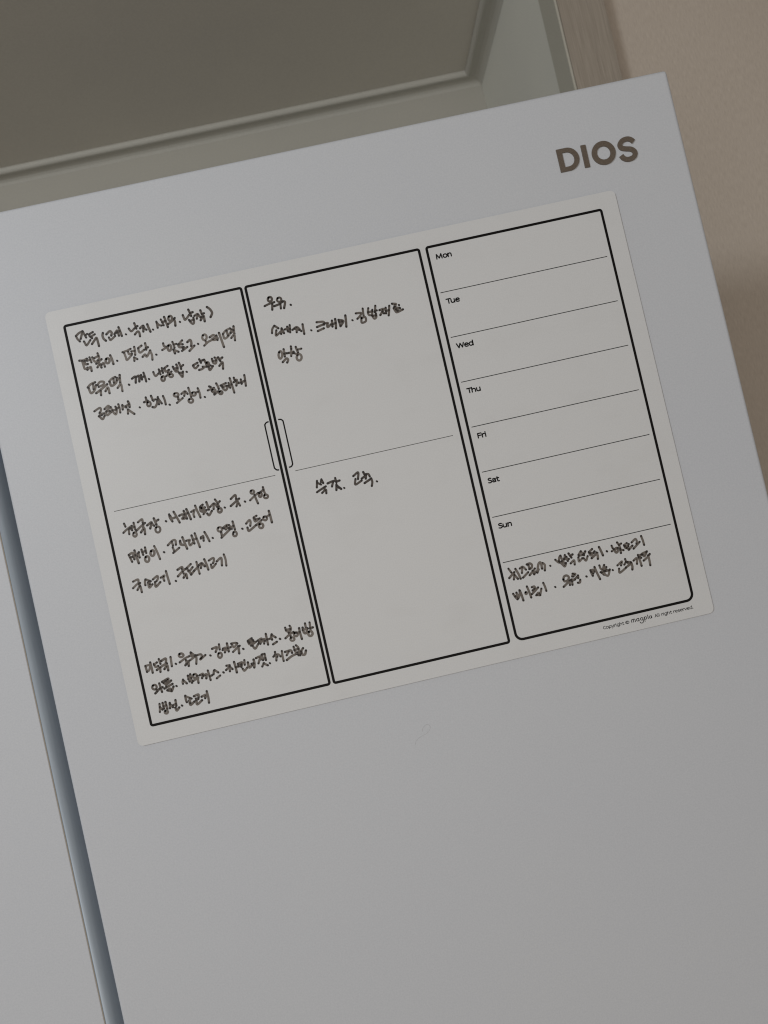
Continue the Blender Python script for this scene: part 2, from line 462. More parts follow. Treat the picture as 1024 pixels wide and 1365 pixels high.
ring = lambda r: [(399.1 + r*math.cos(i*math.pi/20), -27.0 + r*math.sin(i*math.pi/20)) for i in range(40)]
outline_prism('logo_letter', [ring(8.35), ring(4.75)], LD0, LD1, rdoor, M_logo)
sp_ = catmull([(421.4, -30.4), (419.6, -32.3), (416.9, -33.2), (413.6, -32.5), (411.5, -30.2), (412.2, -27.7), (415.0, -26.5), (418.3, -25.6), (420.4, -23.6), (420.3, -21.2), (418.2, -19.4), (414.6, -19.0), (411.9, -20.4), (410.7, -22.6)], 0.5)
Lf, Rt = [], []
for i, (x, y) in enumerate(sp_):
    a, b = sp_[max(0, i-1)], sp_[min(len(sp_)-1, i+1)]
    l = math.hypot(b[0]-a[0], b[1]-a[1]); tx, ty = (b[0]-a[0])/l, (b[1]-a[1])/l
    Lf.append((x-ty*1.65, y+tx*1.65)); Rt.append((x+ty*1.65, y-tx*1.65))
V, F = [], []
for (lx, ly), (rx, ry) in zip(Lf, Rt):
    V += [w(lx, ly, LD0)-org, w(rx, ry, LD0)-org, w(rx, ry, LD1)-org, w(lx, ly, LD1)-org]
for i in range(len(Lf)-1):
    a, b = 4*i, 4*i+4
    F += [(a, a+1, b+1, b), (a+1, a+2, b+2, b+1), (a+3, a, b, b+3)]
F += [(0, 1, 2, 3), (4*(len(Lf)-1)+3, 4*(len(Lf)-1)+2, 4*(len(Lf)-1)+1, 4*(len(Lf)-1))]
me = bpy.data.meshes.new('logo_letter'); me.from_pydata([tuple(v) for v in V], [], F); me.update()
b2 = bmesh.new(); b2.from_mesh(me); bmesh.ops.recalc_face_normals(b2, faces=b2.faces); b2.to_mesh(me); b2.free()
link('logo_letter', me, M_logo, rdoor)

# loose hair clinging to the door
hp = catmull([(187.4, 333.2), (187.7, 331.5), (189.0, 330.0), (191.3, 329.1), (193.1, 330.6), (192.4, 332.8), (189.6, 335.0), (186.3, 335.9), (183.6, 337.0), (181.4, 338.7), (180.6, 340.6)], 0.5)
horg = w(188, 334, 1.2)
bm = bmesh.new(); prev = None
for i, (x, y) in enumerate(hp):
    a, b = hp[max(0, i-1)], hp[min(len(hp)-1, i+1)]
    l = math.hypot(b[0]-a[0], b[1]-a[1]); nx, ny = -(b[1]-a[1])/l, (b[0]-a[0])/l
    ringv = [bm.verts.new(w(x + nx*0.045*math.cos(q), y + ny*0.045*math.cos(q), 1.18 + 0.045*math.sin(q)) - horg) for q in [k*math.pi/2 for k in range(4)]]
    if prev:
        for k in range(4): bm.faces.new((prev[k], prev[(k+1) % 4], ringv[(k+1) % 4], ringv[k]))
    prev = ringv
hair = link('hair_strand', bm, M_hair); hair.location = horg
tag(hair, 'thin curled grey hair clinging to the white door below the planner sheet', 'hair')

# ------------------------------------------------------------------ planner sheet
org = w(200, 150, 0.0)
board = tag(empty('whiteboard_sheet', org), 'white magnetic planner sheet with Korean handwriting stuck on the refrigerator door', 'whiteboard')
pts = round_rect(0, 0, 400, 299.4, (3.6,)*4)
bm = bmesh.new()
fr = [bm.verts.new(w(x, y, 0) - org) for x, y in pts]; bk = [bm.verts.new(w(x, y, 1.05) - org) for x, y in pts]
top = bm.faces.new(fr); n = len(pts)
for i in range(n):
    f = bm.faces.new((fr[i], bk[i], bk[(i+1) % n], fr[(i+1) % n])); f.material_index = 1
bmesh.ops.recalc_face_normals(bm, faces=bm.faces)
if top.normal.y > 0: bmesh.ops.reverse_faces(bm, faces=bm.faces)
link('writing_sheet', bm, [M_sheet, M_sheet_edge], board)
def stroke_part(name, path, width, material, closed=False, cap=True, d=-0.02):
    V, F, A = [], [], []
    ribbon(V, F, A, path, width, d, org, cap=cap, closed=closed)
    return flat(name, V, F, material, board)
for x0, x1, r in ((11.25, 133.4, (1.3,)*4), (136.5, 258.1, (1.3,)*4), (263.5, 387.8, (1.3, 1.3, 4.6, 4.6))):
    stroke_part('printed_frame', round_rect(x0, 11.7, x1, 287.6, r), 1.8, M_print, closed=True)
for x0, x1 in ((17.4, 128.4), (142.3, 252.3)):
    stroke_part('ruled_line', [(x0, 142.0), (x1, 142.0)], 0.42, M_print_thin, cap=False)
for k in range(7):
    y = 44.4 + 31.63*k
    stroke_part('ruled_line', [(266.0, y), (384.5, y)], 0.52, M_print, cap=False)
stroke_part('handle_bracket', catmull([(131.6, 105.4), (130.4, 105.6), (129.2, 106.6), (128.9, 108.4), (128.9, 122), (128.9, 135.6), (129.2, 137.4), (130.2, 138.6), (131.4, 138.9)], 0.4), 1.0, M_print)
stroke_part('handle_bracket', catmull([(138.9, 105.4), (140.2, 105.6), (141.3, 106.6), (141.6, 108.4), (141.6, 122), (141.6, 135.6), (141.3, 137.4), (140.3, 138.5), (139.0, 138.7)], 0.4), 1.0, M_print)
for k, (s, wd_) in enumerate((('Mon', 10.8), ('Tue', 9.0), ('Wed', 11.6), ('Thu', 9.4), ('Fri', 6.2), ('Sat', 7.6), ('Sun', 9.3))):
    text_mesh('day_label', s, 268.8, 21.45 + 31.63*k, wd_, 4.0, board, M_print, org, 0.88)
text_mesh('copyright_text', 'Copyright ©', 322.9, 293.75, 18.3, 2.3, board, M_print, org, 0.37)
text_mesh('copyright_text', 'All right reserved.', 359.2, 293.75, 27.3, 2.3, board, M_print, org, 0.37)
# rounded lower-case maker's mark between them
V, F, A = [], [], []
def mk(pts, sm=True): ribbon(V, F, A, catmull(pts, 0.15) if sm and len(pts) > 2 else catmull(pts, 0.3), 0.50, -0.02-0.004*(len(V) % 5), org)
X = 342.9; B = 293.5
def ring_(cx, cy, r, n=9): return [(cx + r*math.sin(k*2*math.pi/n), cy - r*math.cos(k*2*math.pi/n)) for k in range(n+1)]
mk([(X, B), (X, B-1.3), (X+.4, B-1.95), (X+.9, B-2.0), (X+1.25, B-1.4), (X+1.25, B)])
mk([(X+1.25, B-1.3), (X+1.6, B-1.95), (X+2.1, B-2.0), (X+2.5, B-1.4), (X+2.5, B)])
mk(ring_(X+4.3, B-.95, .85)); mk([(X+5.15, B-1.8), (X+5.15, B)])
mk(ring_(X+7.1, B-.95, .85)); mk([(X+7.95, B-1.5), (X+8.0, B+.2), (X+7.6, B+1.5), (X+6.7, B+1.85), (X+5.8, B+1.5), (X+5.6, B+.9)])
mk([(X+9.0, B-1.8), (X+9.0, B+1.3)]); mk(ring_(X+9.85, B-.95, .85))
mk([(X+11.6, B-2.6), (X+11.6, B)]); mk(ring_(X+13.2, B-.85, .8)); mk([(X+14.05, B-1.5), (X+14.1, B)])
flat('maker_mark', V, F, M_print, board)

# marker handwriting: one part per written word, strokes as centre lines in 0.01 mm
INK = """
1754,1991 1808,2208 1940,2417|1754,1991 2003,1841 2255,1769|2255,1769 2135,2024 2024,2256|2274,1799 2328,2016 2404,2248|2390,2081 2519,2017|2204,2475 2250,2614 2326,2774 2644,2470|2661,2064 2916,1977|2631,2083 2691,2250 3015,2152|2691,2250 2781,2372|2696,2764 2888,2576 3075,2412 3113,2702 3124,3002
3562,2186 3501,2378 3540,2592 3658,2746|3774,2326 4037,2163 4146,2290 4084,2481|3899,2569 3926,2677 3982,2767 4329,2561|4308,2428 4529,2221 4565,2408 4583,2602|4308,2428 4430,2378|4674,2021 4730,2342 4773,2660|4527,2348 4697,2309|5054,2599 5078,2625
5330,2259 5397,2413 5483,2483 5719,2330|5769,1981 5804,2169 5834,2381|5813,2248 5944,2225|5653,2752 5864,2593 5964,2667 5964,2949|6081,2410 6311,2281 6371,2474|6336,2286 6250,2678|6612,2244 6655,2511 6720,2793|6288,2455 6484,2602|6908,2675 6933,2701
7253,2206 7264,2389 7252,2633|7262,2285 7406,2482 7545,2543|7576,2123 7635,2316 7683,2558|7831,1999 7874,2266 7934,2732|7630,2341 7844,2285|8151,2048 8248,2018 8323,2087 8333,2213 8271,2324 8174,2354 8099,2286 8089,2159 8151,2048|7992,2539 8274,2406 8516,2228|8452,2291 8481,2503 8452,2754|8795,2552 8820,2578
9092,2149 9127,2337 9194,2496 9533,2221|9536,1861 9590,2079 9635,2336|9606,2123 9789,2097|9434,2559 9517,2758 9641,2888 9740,2782 9757,2476|9490,2649 9751,2619|9856,2369 10077,2289 10171,2439 10241,2583|10096,2319 9968,2600|10325,2086 10355,2299 10400,2438|10380,2346 10524,2336|10203,2755 10338,2605 10462,2503 10454,2888|10271,2564 10427,2547|10810,1961 10972,2152 11063,2430 10905,2688
1623,3692 1892,3729 2144,3667|1805,3749 1826,4035 1874,4327 2080,4272|1964,3784 1970,4011 2131,4036|2333,3613 2372,3819 2392,3981|2124,3809 2351,3786|2021,4416 2273,4276 2284,4559|2518,3654 2577,3893 2692,4003 2956,3808 2920,3462|2639,3737 2934,3651|2690,4143 3100,3913|2868,3957 2865,4154|2717,4402 2928,4196 2979,4472|3016,4300 3177,4195 3213,4468|3408,3969 3510,3939 3590,4009 3602,4137 3538,4249 3437,4278 3356,4208 3345,4080 3408,3969|3722,3781 3785,4077 3813,4410|4095,4236 4122,4264
4576,3756 4861,3723 5156,3648|4673,3823 4721,4115 4772,4341 5147,4069|4956,3801 4984,3976 5181,3992|5424,3566 5418,3847 5375,4120|5171,3832 5392,3841|5271,4266 5235,4511|5271,4266 5457,4437|5671,3706 5919,3591|5665,3732 5672,3960 5766,4037 6046,3902|6193,3482 6199,3710 6178,3931|6178,3807 6320,3793|5834,4362 6028,4236 6121,4398 6432,4044|6406,4038 6474,4363 6440,4695|6756,4398 6783,4426
7385,3750 7401,3951 7565,4036|7228,4189 7392,4133 7560,4060|7685,3988 7779,3947 7848,4024 7850,4173 7785,4308 7691,4349 7623,4272 7620,4123 7685,3988|8014,3791 8052,4033 8072,4223|8062,3986 8246,3984|7976,4325 8019,4599|7974,4336 8275,4545|8384,4045 8674,3832|8353,4051 8401,4246 8691,4311|8413,4052 8657,4106|8520,4538 8926,4350|8612,4312 8632,4439|8997,4027 9203,3918 9258,4085 9200,4350|9013,4647 9410,4365|9670,4287 9700,4319
10127,3796 10243,3763 10334,3842 10347,3987 10275,4112 10159,4145 10068,4066 10054,3922 10127,3796|10219,4205 10238,4395|10066,4511 10362,4329 10656,4240|10550,4031 10815,3936 10917,4082 10663,4211 10874,4276 11060,4206|11012,4010 11023,4321|11225,3872 11280,4317 11349,4888|11472,4001 11695,3821 12021,3727|11468,4018 11519,4339 11862,4168 12110,3821|11753,3834 11786,4182|12284,3643 12241,3973 12231,4157|12011,4046 12225,3908|11965,4394 12207,4213 12180,4609
1793,5603 2024,5430 2344,5360|1840,5641 1873,5874 1940,6029 2170,5912 2367,5562|2189,5438 2150,5795|2462,5583 2667,5404 2931,5463 2838,5639 2516,5719|2267,6102 2545,5967 3108,5671|2592,6006 2555,6307|2903,6103 3114,5897 3139,6297|3281,5513 3509,5355 3743,5295|3301,5545 3375,5843 3713,5693 3835,5383|3601,5387 3575,5663|4061,5236 4013,5535 3988,5755|3800,5544 4018,5435|3743,6066 4009,5861 4014,6351|4527,6004 4554,6033
4819,5658 5071,5574 5009,5982|5118,5612 5321,5573 5265,5955|5465,5549 5464,5858|5659,5423 5701,5742 5716,6055|5450,5743 5659,5677|5923,5921 5950,5950
6317,5526 6348,5717 6433,5829 6645,5691|6714,5430 6757,5790|6936,5387 6941,5726|6728,5587 6926,5569|6812,5980 6903,5952 6974,6016 6983,6136 6925,6240 6834,6268 6763,6204 6754,6085 6812,5980|7110,5426 7344,5324|7092,5452 7145,5680 7385,5610|7350,5633 7271,5800|7107,5991 7522,5763|7363,5927 7458,5915 7540,5966 7560,6049 7507,6115 7412,6126 7330,6076 7310,5993 7363,5927|7679,5460 7750,5691 7840,5834 7979,5619 7943,5365|7708,5608 7938,5610|8131,5283 8185,5511 8198,5729|8230,5582 8389,5495|7934,5824 8079,6133 8180,6279 8275,5931|8024,5967 8230,5995|8505,5988 8535,6020
9046,5659 9361,5557|9028,5686 9087,5835 9176,5898 9380,5746|9529,5347 9593,5608|9587,5496 9748,5458|9371,6064 9590,6039 9779,5927|9842,5448 9931,5733|9970,5688 10036,5670 10089,5714 10097,5794 10056,5863 9990,5881 9937,5837 9929,5757 9970,5688|9883,5950 10193,5926|10028,5982 10079,6222 10328,6006|9651,5898 9912,5956|10377,5505 10406,5789 10574,5857 10668,5570 10571,5456|10400,5677 10617,5663|10806,5495 10897,5775|10858,5674 11077,5568|10767,6085 11023,5895 10969,6333
1880,7281 2284,7130 2328,7308 2193,7474|2109,7680 2302,7555 2493,7570|2214,7451 2311,7641|2136,7686 2306,7921 2485,7736|2583,7281 2867,7120 2901,7268 2686,7444 2610,7540 2681,7724 2994,7558|2680,7471 2897,7492|3008,7236 3097,7593 3247,7795 3358,7539 3331,7280|3091,7490 3341,7490|3551,7160 3578,7419 3563,7742|3387,7405 3541,7383|3803,7273 3766,7574|3795,7311 4033,7493|4226,7115 4270,7293 4250,7514|4024,7407 4238,7314|4109,7651 4054,7930|4109,7651 4265,7826 4468,8040|4904,7671 4931,7699
5448,7107 5465,7335|5272,7405 5542,7364|5507,7466 5598,7439 5669,7503 5679,7619 5621,7721 5531,7748 5460,7685 5450,7568 5507,7466|5816,7076 5869,7341 5913,7447|5858,7395 6055,7383|5758,7851 5915,7897 6075,7725 6196,7499|6249,7257 6147,7544|6181,7439 6223,7758|6252,7371 6420,7746|6605,7264 6660,7565 6666,7873|6907,7933 6937,7964
7397,7275 7515,7265 7618,7324 7645,7416 7582,7488 7464,7497 7361,7439 7333,7346 7397,7275|7573,7554 7575,7738|7429,7933 7876,7695|7849,7400 8120,7276 8255,7491|8113,7305 8005,7576|8391,7091 8425,7406 8453,7750|8284,7873 8399,7858 8497,7920 8521,8023 8456,8107 8341,8121 8243,8059 8219,7956 8284,7873|8586,7479 8686,7465 8771,7520 8791,7610 8734,7684 8635,7697 8550,7643 8530,7552 8586,7479|9005,7258 9056,7577 9051,7933|8813,7523 8982,7499|9336,7935 9366,7966
9785,7309 9875,7367|9639,7554 10084,7468|9958,7573 10045,7563 10120,7609 10139,7684 10091,7743 10003,7753 9928,7707 9909,7632 9958,7573|10014,7926 10323,7768|9894,7641 10058,7863|10294,7207 10365,7439 10387,7616|10408,7805 10488,7792 10555,7838 10570,7915 10524,7979 10444,7992 10376,7946 10361,7869 10408,7805|10552,7419 10937,7332|10633,7468 10681,7663 10833,7802 11075,7535|10674,7557 10956,7521|11114,7359 11158,7708|11261,7053 11304,7463 11360,8092|11104,7542 11297,7493|11540,7085 11566,7245|11473,7390 11711,7277 11598,7652|11633,7352 11791,7523|11979,7306 11972,7612|11800,7482 12017,7548|12277,7064 12257,7429 12223,7804|11974,7520 12221,7452
2214,15147 2262,15370|2042,15745 2322,15566 2688,15406|2436,15592 2407,15920|2541,15525 2653,15702|2846,15229 2859,15506 2872,15721|2624,15562 2845,15515|2713,15899 2803,15875 2874,15936 2884,16046 2829,16142 2739,16166 2668,16105 2657,15995 2713,15899|3140,15266 3442,15122 3449,15366|2934,15796 3249,15594 3590,15411|3448,15457 3414,15723|3196,15977 3456,15751 3440,16155|3699,15606 4030,15468 3855,15854|4017,15526 4152,15739|4231,15240 4272,15462 4314,15685|4301,15469 4510,15395|4257,15871 4383,15839 4484,15923 4500,16074 4423,16203 4297,16235 4196,16151 4180,16001 4257,15871|4979,15598 5008,15629
5294,15207 5301,15452 5411,15721|5332,15307 5427,15511 5685,15491|5620,15098 5729,15428 5868,15898|5937,15445 6157,15403 6230,15541 6094,15693 6394,15701|6295,15191 6401,15751|6493,15114 6573,15437 6646,15849|6301,15436 6539,15399|6769,15371 7010,15292 6895,15540 6908,15756|7120,15012 7188,15393 7300,15845|7459,15150 7629,15066|7420,15190 7429,15478 7735,15273|7500,15264 7591,15240 7662,15301 7673,15412 7616,15508 7526,15532 7455,15471 7444,15360 7500,15264|7548,15707 7812,15474|7909,14947 7949,15261 7962,15477|7801,15715 7908,15861 8145,15610|8087,15323 8398,15149 8549,15428|8363,15172 8286,15520|8513,14901 8613,15137 8671,15425|8625,15219 8805,15089|8608,15564 8706,15541 8784,15604 8798,15716 8739,15811 8641,15834 8562,15771 8549,15659 8608,15564|9027,15567 9057,15598
9560,15107 9907,14911 9912,15217|9457,15572 9804,15376 10115,15202|9935,15192 9977,15415|9826,15687 9982,15447 10070,15681|10444,15472 10474,15504
11012,14865 11104,14852 11182,14904 11200,14990 11147,15059 11055,15072 10978,15021 10960,14935 11012,14865|10812,15483 11095,15302 11443,15106|11179,15199 11230,15516 11288,15804|11520,15129 11597,15098 11653,15159 11656,15276 11604,15381 11527,15412 11471,15351 11468,15234 11520,15129|11846,14799 11868,15110 11909,15334|11630,15087 11836,14981|11836,15350 11939,15336 12027,15393 12048,15487 11989,15564 11886,15577 11798,15520 11777,15426 11836,15350
2072,17269 2137,17527 2201,17784|2090,17273 2355,17213 2382,17643|2149,17469 2362,17457|2508,17065 2547,17438 2612,17969|2305,17444 2496,17396|2769,17246 2659,17476|2708,17305 2751,17606|2979,17112 3018,17485|3240,17020 3244,17415|2999,17299 3218,17258|3150,17667 3257,17634 3340,17711 3350,17852 3282,17976 3175,18009 3092,17932 3082,17791 3150,17667|3583,17354 3686,17320 3766,17395 3775,17537 3708,17660 3605,17694 3525,17619 3517,17478 3583,17354|3861,17071 3974,17521 4059,18014|4407,17608 4436,17639
4762,17227 5115,16992 5322,17009 5299,17307|5073,17043 5103,17323|5009,17806 5473,17560|5049,17432 5106,17719|5632,17110 5610,17348 5748,17409|5608,17165 5690,17396 5909,17446|5827,16911 5894,17291 5978,17735|6035,17201 6278,17196 6196,17347 6228,17561 6476,17393|6456,16932 6526,17496|6690,16833 6751,17243 6835,17821|6479,17242 6728,17207|7022,17274 7204,17133 7174,17461|7348,16892 7457,17221 7548,17576|7041,17187 7207,17255|7794,17395 7823,17426
8315,16820 8427,16801 8521,16867 8540,16980 8475,17074 8363,17093 8269,17027 8250,16914 8315,16820|8443,17141 8443,17415|8389,17524 8776,17278 9058,17098|8616,16906 8950,16769 8799,17039|8696,16955 8991,16991|9065,16795 9192,17098|9347,16615 9370,16925 9385,17184|9078,17011 9341,16918|9257,17344 9355,17318 9433,17384 9445,17503 9384,17605 9286,17631 9208,17565 9196,17446 9257,17344|9225,17441 9219,17470|9872,17228 9902,17259
10210,16964 10464,16777 10525,16913 10450,17171|10239,17245 10277,17485 10579,17352 10891,17179|10792,16669 11003,16594|10785,16698 10849,16956 11172,16816|10853,17213 11273,16961|10882,16811 11090,16828|11085,17202 11194,17181 11284,17248 11301,17364 11236,17462 11127,17484 11037,17417 11020,17300 11085,17202|11463,16785 11560,16767 11640,16825 11656,16926 11598,17010 11502,17028 11422,16970 11406,16869 11463,16785|11884,16459 11910,16831 11924,17261|11640,16818 11872,16731
1976,19095 2323,19023 2312,19263|1882,19528 2196,19327 2416,19287|2143,19709 2372,19489 2398,19918|2329,19327 2354,19485|2809,19135 2743,19301 2728,19510|2827,19139 3128,19329|2937,19376 2952,19724 3199,19557|3031,19307 3027,19518|3296,19246 3633,19081 3618,19290 3501,19414|3402,19452 3394,19765 3746,19531|3838,19249 4099,19157 4003,19317 4023,19504|4265,18892 4296,19354 4334,19787|4763,19673 4792,19704
5042,18979 5367,18871 5357,19051|4975,19419 5297,19189 5571,19039|5361,19173 5398,19333|5330,19591 5530,19364 5553,19672|5670,19001 5986,18800|5692,19037 5763,19265 6068,19031|5862,19500 6120,19286|5776,19207 5869,19471|6391,18741 6401,19108 6432,19570|6120,19286 6436,19085|6490,19006 6723,18908 6880,19156|6705,18934 6595,19213|6941,18684 7020,19067 7061,19429|7221,18839 7547,18732 7555,18916 7459,19076|7308,19133 7332,19381 7635,19159|7727,19016 8066,18850 8015,19355|8290,18658 8334,19002 8300,19432
1579,24790 1605,25207|1579,24790 1867,24811 1768,25114 1609,25188|1938,24632 1956,24995 1959,25341|2165,24782 2215,25002 2414,24983|2152,24844 2371,24732|2542,24543 2586,24880|2670,24703 2995,24615 2945,24930|2263,25229 2695,25035 3007,24945|2513,25124 2471,25407|2771,25281 2999,25073 3001,25419|3334,24583 3295,25207|3573,25095 3604,25129
3964,24524 4078,24514 4177,24573 4203,24666 4140,24739 4026,24749 3927,24690 3901,24597 3964,24524|3857,25076 4290,24882 4565,24815|4188,25348 4435,25112 4395,25442|4294,25014 4301,25277|4713,24588 4702,24847 4982,24846|4535,25102 4992,24947 4921,25420|4737,24626 4944,24870|5075,24868 5337,24863 5384,25005 5231,25198 5637,24978|5944,25069 5976,25102
6161,24675 6495,24641 6352,24934|6673,24485 6647,24839|6523,25078 6620,25049 6697,25118 6706,25245 6644,25356 6546,25385 6470,25316 6460,25188 6523,25078|6878,24827 7076,24820 6948,25105|6827,24913 7206,24968|7204,24543 7211,25100|7198,24868 7398,24849|7480,24626 7740,24633 7861,24675|7501,24677 7615,24899 7888,24701|7484,25196 7750,25029 8009,24892|7909,24902 7868,25383|8184,25136 8216,25169
8607,24703 8895,24586|8601,24734 8684,24950 8987,24823|8676,24837 8961,24732|8756,25065 9161,24863|8850,25086 8982,25313 9251,25048|9268,24823 9545,24755 9388,25080|9543,24853 9725,24830 9640,25125|9883,24505 9881,24866 9881,25246|9905,24904 10106,24885|9310,24930 9729,24962|10262,24626 10189,24806 10217,24976|10264,24679 10480,24886|10210,25302 10497,25191|10728,25035 10760,25069
11246,24393 11278,24630 11499,24727 11613,24511 11561,24335|11261,24561 11556,24563|11108,25096 11448,24899 11732,24801|11406,24791 11482,25038|11475,25150 11578,25139 11666,25194 11688,25283 11630,25353 11528,25364 11440,25309 11418,25220 11475,25150|11786,24885 11881,24869 11961,24926 11977,25021 11921,25100 11826,25116 11747,25060 11730,24964 11786,24885|12151,24635 12149,24995 12180,25383|11937,24914 12138,24894|12389,24657 12410,25003 12562,25058 12676,24756|12608,24412 12601,24738|12354,24813 12721,24786|12922,24418 12889,24772 12871,24998|12882,24803 13062,24792|12740,25028 12850,25005 12939,25074 12955,25194 12889,25296 12779,25319 12690,25250 12674,25129 12740,25028
1786,26179 1897,26159 1990,26226 2009,26343 1944,26439 1832,26460 1739,26392 1720,26276 1786,26179|1838,26726 2184,26481|1957,26480 1989,26631|2228,26133 2259,26433 2291,26734|2240,26462 2390,26431|2433,26083 2883,25959 2698,26210|2513,26167 2713,26291 3041,26126|2493,26553 3087,26365|2663,26071 2644,26458|2654,26708 2864,26639 2919,26834 3110,26553|2682,26727 2922,26822|3299,26551 3331,26585
3829,26244 3764,26392 3767,26523|3846,26313 4022,26549|4193,26067 4235,26469|4368,26010 4372,26585|4176,26292 4375,26273|4587,26079 4683,26060 4761,26119 4776,26222 4719,26309 4624,26328 4546,26268 4531,26165 4587,26079|4458,26488 4843,26368|4812,26211 4802,26405 4790,26695|4974,26216 5211,26173 5088,26438|5215,26305 5422,26255 5364,26515|5569,26028 5594,26360 5619,26692|5611,26429 5780,26403|5973,26121 5887,26362|6011,26097 6224,26310|6046,26674 6305,26538|6550,26372 6582,26406
6850,25998 7074,26017|6769,26273 7047,26141 7205,26309|7053,26110 7000,26411|7402,25864 7426,26197 7437,26591|7450,26235 7682,26223|7623,26046 7923,26017 7809,26298|7624,26190 7827,26159|8101,25895 8063,26213|7865,26429 7959,26594 8192,26426|8296,26104 8317,26455 8573,26331|8711,26004 8718,26267 8646,26531|8524,26255 8656,26252|8887,25946 9176,25915 8979,26327|9309,25815 9327,26179|9510,25796 9513,26222|9348,25791 9510,25796|9178,26112 9510,26090|9345,26392 9183,26590|9309,26404 9562,26593|9713,26471 9745,26505
10223,25829 10220,25992|10048,26116 10375,26028 10532,26209|10268,26069 10192,26412|10143,26040 10309,26177|10686,25871 10659,26225 10664,26554|10878,25981 11276,25961 11332,26151|11134,26007 10941,26225|10884,26539 11252,26362 11598,26278|11516,25768 11588,26178 11789,26159 11814,25902 11693,25710|11529,26000 11797,25977|11733,26408 11952,26164 12119,26005|11709,26370 11827,26430|11945,26195 11994,26416 12153,26440 12271,26205|11682,26199 11917,26319
1955,27469 1912,27784 1865,28001|1933,27692 2072,27887|2167,27453 2178,27846|2365,27435 2387,27928|2181,27684 2380,27666|2230,28012 2307,27999 2371,28044 2385,28122 2340,28186 2263,28199 2199,28153 2185,28076 2230,28012|2630,27561 2574,27906|2641,27661 2785,27890|3041,27462 3022,27848|2812,27766 3018,27717|2933,27957 2985,28164 3183,28002|3380,27905 3411,27938
3740,27331 3729,27589 3754,27771|3745,27365 4113,27613|3932,27701 3963,28002 4258,27843|3996,27554 3972,27874|4302,27494 4605,27448 4579,27657|4403,27778 4403,28072 4771,27877|4392,27678 4540,27745|4791,27641 5097,27581 5006,27788|5198,27357 5218,27773 5188,28144
15033,2231 15139,2206 15224,2273 15239,2392 15175,2494 15069,2518 14984,2452 14969,2333 15033,2231|14653,2746 14951,2670 15357,2617|15198,2696 15108,3102|15635,2399 15747,2379 15840,2444 15859,2557 15794,2651 15682,2672 15589,2606 15570,2493 15635,2399|15296,2888 15588,2839 15899,2708|15734,2814 15699,3147|15932,2687 16064,2773 15920,3168|16396,3028 16423,3057
14990,4212 14818,4401 14742,4668|15003,4204 15232,4436|15068,4541 14973,4889 15344,4688|15446,4483 15335,4856|15461,4543 15534,4843|15642,4612 15994,4548|15845,4458 15837,4797|16030,4385 15959,4880|15811,4734 15996,4662|16145,4751 16482,4627 16716,4963|16443,4675 16393,4976|16297,4700 16600,4852|16900,4521 16881,4857 16872,5196|17380,5042 17407,5070
17869,4593 18332,4667 18316,4862|17823,4924 18295,4829|17816,5206 18261,5106|18388,4793 18609,4813 18518,4964 18548,5084 18805,4942|18914,4710 18862,5114|19153,4649 19129,4957 19066,5284|18886,4960 19119,4926|19361,4752 19386,5014 19397,5215|19361,4752 19665,4904 19430,5194|19384,4899 19578,4914|19885,4555 19843,4944 19784,5329|20277,4971 20304,5000
20615,4573 20971,4624 20842,4823 20641,4961|21147,4349 21117,4656 21100,4880|20931,4928 20878,5286 21172,5237 21179,4954 20918,4982|21530,4405 21442,4670 21479,4878 21674,4893 21775,4573|21468,4676 21750,4681|22036,4345 21963,4615 21900,4771|21945,4696 22061,4682|21662,4947 21774,5199 21933,5121 21962,4871|21709,4986 21931,5006|22254,4707 22542,4685 22385,4878 22234,5045|22418,4857 22501,4990|22695,4633 22636,5019|22969,4551 22884,4875 22783,5194|22673,4857 22874,4844|23189,4457 23452,4544 23307,4683 23552,4851|23629,4640 23641,4659|23228,4780 23314,5026 23409,5105 23831,4998|23336,4803 23612,4836|23301,4710 23461,5002|23372,4897 23660,4875
14922,6051 15024,5996 15092,6089 15088,6275 15013,6446 14911,6501 14842,6408 14847,6222 14922,6051|15266,5918 15259,6200 15237,6422|15253,6227 15382,6227|15019,6770 15314,6581 15414,6688 15307,6862|15790,5836 15780,6004|15446,6242 15899,6229|15774,6031 15672,6490|15559,6238 15821,6325|16105,5934 16137,6168 16178,6359|16196,6153 16453,6136|16096,6510 16226,6474 16328,6562 16342,6724 16260,6864 16130,6901 16028,6813 16014,6651 16096,6510|15928,6348 16124,6477
15513,15190 15405,15626|15486,15312 15725,15494|15826,15159 15763,15324|15820,15183 15892,15429|15344,15944 15624,15828 16013,15686|15905,15713 15885,15913|15672,16069 15963,15905 15947,16157
16178,15519 16472,15458 16755,15445|16569,15480 16422,15789|16759,15267 16770,15602|16763,15524 17012,15503|16743,15724 16661,16088|16751,15802 16992,16087|16721,15821 16863,15981|17198,16057 17223,16083
17985,15416 18356,15244 18257,15682|18087,15644 18004,16009 18478,15835|18702,15297 18760,15489|18505,15713 18792,15573|18814,15476 19012,15505 19073,15688|18857,15511 18772,15773|18633,16049 19083,15869|19142,15831 19160,16091 19065,16351|19463,16108 19487,16134
26882,23895 27017,24197|26796,24529 27062,24334 27218,24217|27218,24217 27080,24696|27197,24416 27360,24709|27342,24016 27464,24375 27548,24742|27640,24058 27864,23982 28038,24226|27818,24022 27719,24383|27719,24714 28145,24429|28167,23898 28379,23870 28503,24000 28433,24189 28266,24242|28259,23944 28300,24209|28198,24645 28510,24410 28642,24287|28461,24399 28514,24656|28532,24645 28670,24498 28750,24593 28884,24394|28750,24593 28954,24052 29124,23989 29130,24399|29240,24041 29358,24196 29288,24563|29708,24332 29733,24358
